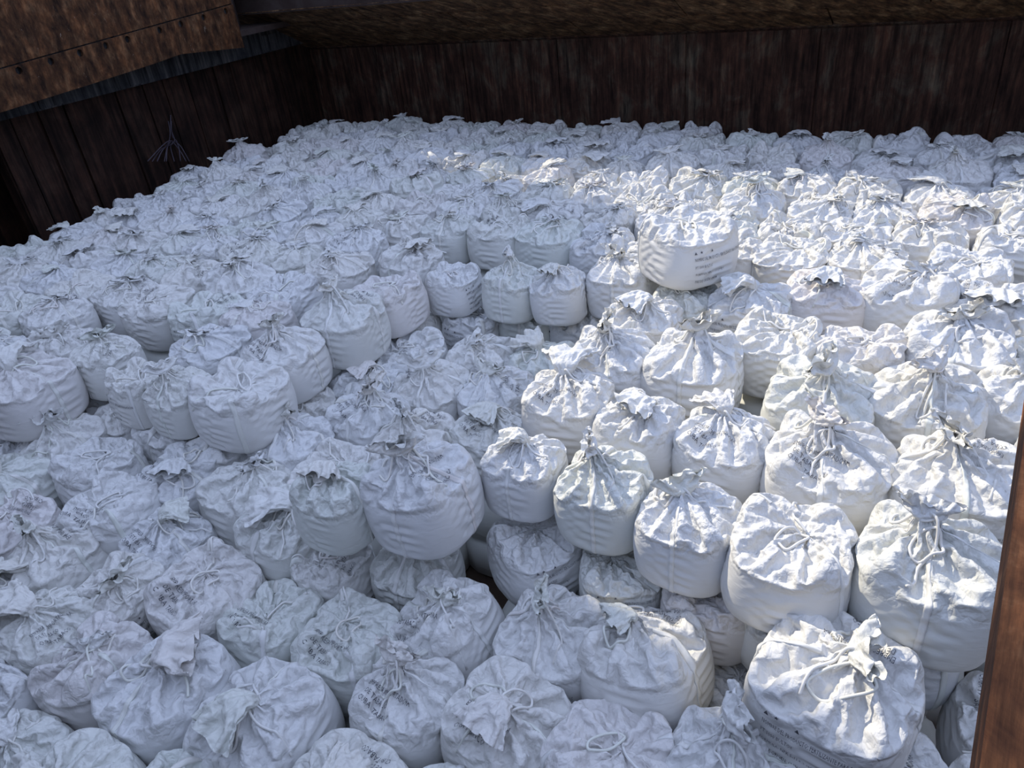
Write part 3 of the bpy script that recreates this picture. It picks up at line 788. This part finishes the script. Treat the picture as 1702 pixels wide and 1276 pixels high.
# ------------------------------------------------------------------ build them
# variants chosen for bags that show a shape of their own: nearest listed pixel -> (variant, quarter turn, prints)
SPECIAL = {(706, 790): (1, 0, 'st'), (1143, 378): (9, 2, 's'), (1003, 785): (5, 1, ''), (1557, 650): (10, 0, ''), (1368, 1080): (0, 1, 'st'), (860, 752): (8, 0, ''), (556, 795): (7, 1, ''),
           (400, 630): (6, 1, ''), (1147, 838): (3, 0, ''), (1312, 893): (9, 1, ''), (1548, 925): (1, 3, ''), (1590, 570): (12, 0, '')}
rs = np.random.RandomState(21)
def copy_part(name, mesh, parent, loc=None):
    return link(name, mesh, parent, loc)
n_in = 0
for b in sorted(BAGS, key=lambda b: b['y']):
    rot_k = rs.randint(4); vi = rs.randint(len(VAR)); tilt = rs.normal(0, 1, 2); jit = rs.normal(0, R(5)); dz = rs.normal(0, .022); pr = rs.rand(3); sx = rs.uniform(.99, 1.02); sz = rs.uniform(.96, 1.04)
    if b['zone'] == 'far' and KINDS[vi] == 'tent' and pr[2] < .7: vi = (vi+2) % len(VAR)
    prints = ''
    if pr[0] < .30: prints += 's'
    if pr[1] < (.65 if b['zone'] == 'front' else .42): prints += 't'
    if b.get('flat'):
        vi = [2, 6, 9, 13][rs.randint(4)]; tilt *= 0; dz = 0; sz = min(sz, .96); prints = ''
    if b['zone'] == 'front': dz *= 2.2
    if b['zone'] == 'lone': tilt *= .3; dz = 0
    for (px, py), sp in SPECIAL.items():
        if b.get('src') == (px, py):
            vi, rot_k, prints = sp; jit *= .4
    if b.get('hero') == 'side': prints = 's'; rot_k, vi, jit = (2, 9, R(-30)) if b['x'] < .5 else (1, 13, R(22))
    if b.get('hero') == 'plantacion': rot_k = 1; jit = R(-12)
    if b['zone'] == 'lone': jit = R(-34)
    v = VAR[vi]
    amp = R(6.) if b['zone'] == 'front' else R(3.) if b['zone'] in ('far', 'trough') else R(1.6)
    k = b['k']
    root = bpy.data.objects.new('bulk_bag', None); COL.objects.link(root)
    root.empty_display_size = .2
    root.location = (b['x'], b['y'], b['base']+dz)
    root.rotation_euler = (tilt[0]*amp, tilt[1]*amp, BAG_A+rot_k*math.pi/2+jit)
    root.scale = (sx*k, sx*k, sz*(.5+.5*k))
    adj = {'tie': 'tied', 'tent': 'peaked', 'open': 'slack-topped'}[v['kind']]
    lab = b['label']; root['label'] = (lab % (adj+' white')) if '%s' in lab else lab
    root['category'] = 'bag'; root['group'] = GROUP[b['zone']]
    dist = math.hypot(b['x'], b['y'])
    copy_part('bag_body', v['body'], root)
    if v['tuft'] is not None and not b.get('flat'):
        t = copy_part('tied_spout', v['tuft'], root, v['neck']); t.rotation_euler[2] = rs.uniform(-3.1, 3.1); q_ = rs.uniform(.85, 1.25); t.scale = (q_, q_, q_*(rs.uniform(.7, 1.) if b['zone'] != 'far' else .45))
        if dist < 11: copy_part('neck_tie', v['tie'], root)
    if dist < 15:
        for m_ in v['straps']: copy_part('lifting_strap', m_, root)
    if dist < 13 and not b.get('flat'):
        for m_ in v['cords']: copy_part('tie_cord', m_, root)
    if dist < 12:
        if 's' in prints:
            for m_ in v['pside']: copy_part('print_line', m_, root, (0, 0, .09 if b.get('hero') else 0.))
        if 't' in prints:
            for m_ in v['ptop']: copy_part('print_line', m_, root)
print('built', time.time()-T0)

# ------------------------------------------------------------------ tiers below, hidden by the ones above: plain full sacks
def sack(cx, cy, z0, z1, rot, V, Fq):
    nu, off = 16, len(V)
    for r_, t in ((.33, 0.), (.41, .06), (.42, .5), (.41, .93), (.33, 1.)):
        for i in range(nu):
            th = i/nu*TAU; rr = r_*float(superell(np.array(th), 3.3)); V.append((cx+rr*math.cos(th+rot), cy+rr*math.sin(th+rot), z0+(z1-z0)*t))
    for j in range(4):
        for i in range(nu): a = off+j*nu+i; c = off+j*nu+(i+1) % nu; Fq.append((a, c, c+nu, a+nu))
    Fq.append(tuple(off+i for i in range(nu-1, -1, -1))); Fq.append(tuple(off+4*nu+i for i in range(nu)))
V, Fq = [], []
tops = [(b['x'], b['y'], b['base']) for b in BAGS]
for b in BAGS:
    z = b['base']-.10
    while z > Z_FLOOR+.3:
        z0 = max(z-.66, Z_FLOOR)
        if z-z0 < .25: z0 = Z_FLOOR
        if all(t[2] > z-.02 or t[2]+.78 < z0 or lp(t[0]-b['x'], t[1]-b['y']) > .94 for t in tops): sack(b['x'], b['y'], z0, z, BAG_A, V, Fq)
        z = z0
# the sunlit stack goes on past the girder, out of the picture
c_, s_ = math.cos(BAG_A), math.sin(BAG_A)
for j in range(-4, 14):
    for i in range(0, 14):
        x, y = i*.92*c_-j*.92*s_+1.5, i*.92*s_+j*.92*c_+3.5
        px, py = pix(x, y, LA) if y > .3 else (9e9, 0)
        if not (1715 < px < 2700 and py < 1150) or np.dot(np.array([x, y])-W0, N1) > -.5 or np.dot(np.array([x, y])-RW, E1) > -.7: continue
        if any(abs(t[0]-x) < .8 and abs(t[1]-y) < .8 for t in tops): continue
        for z1 in (LA+.04, LA-.63, LA-1.3): sack(x, y, max(z1-.66, Z_FLOOR), z1, BAG_A, V, Fq)
me = bpy.data.meshes.new('lower_tiers'); me.from_pydata(V, [], Fq); me.materials.append(M_BAG); me.polygons.foreach_set('use_smooth', [True]*len(me.polygons)); me.update()
link('lower_tiers', me, kind='stuff', label='white bulk bags of the lower tiers packed under the visible ones', cat='bags')

# ------------------------------------------------------------------ frayed rope by the side bulkhead
rope = bpy.data.objects.new('rope_bundle', None); COL.objects.link(rope)
rope['label'] = 'dark frayed rope strands hanging against the side bulkhead above the bags'; rope['category'] = 'rope'
rs = np.random.RandomState(8)
for k in range(9):
    a = on_side(278+rs.uniform(-2, 8), 172+rs.uniform(-8, 30), .1); b_ = on_side(286+rs.uniform(-6, 10), 236, .14); c = on_side(245+k*9+rs.uniform(-6, 6), 268, .3)
    pts = [a, (a+b_)/2+rs.normal(0, .03, 3), b_, (b_+c)/2+rs.normal(0, .05, 3)+(0, 0, .06), c]
    if k > 2: pts = pts[2:]
    link('strand', tube_mesh('strand', catmull(pts, 5), .012, M_ROPE, 5), rope)
print('done', time.time()-T0)
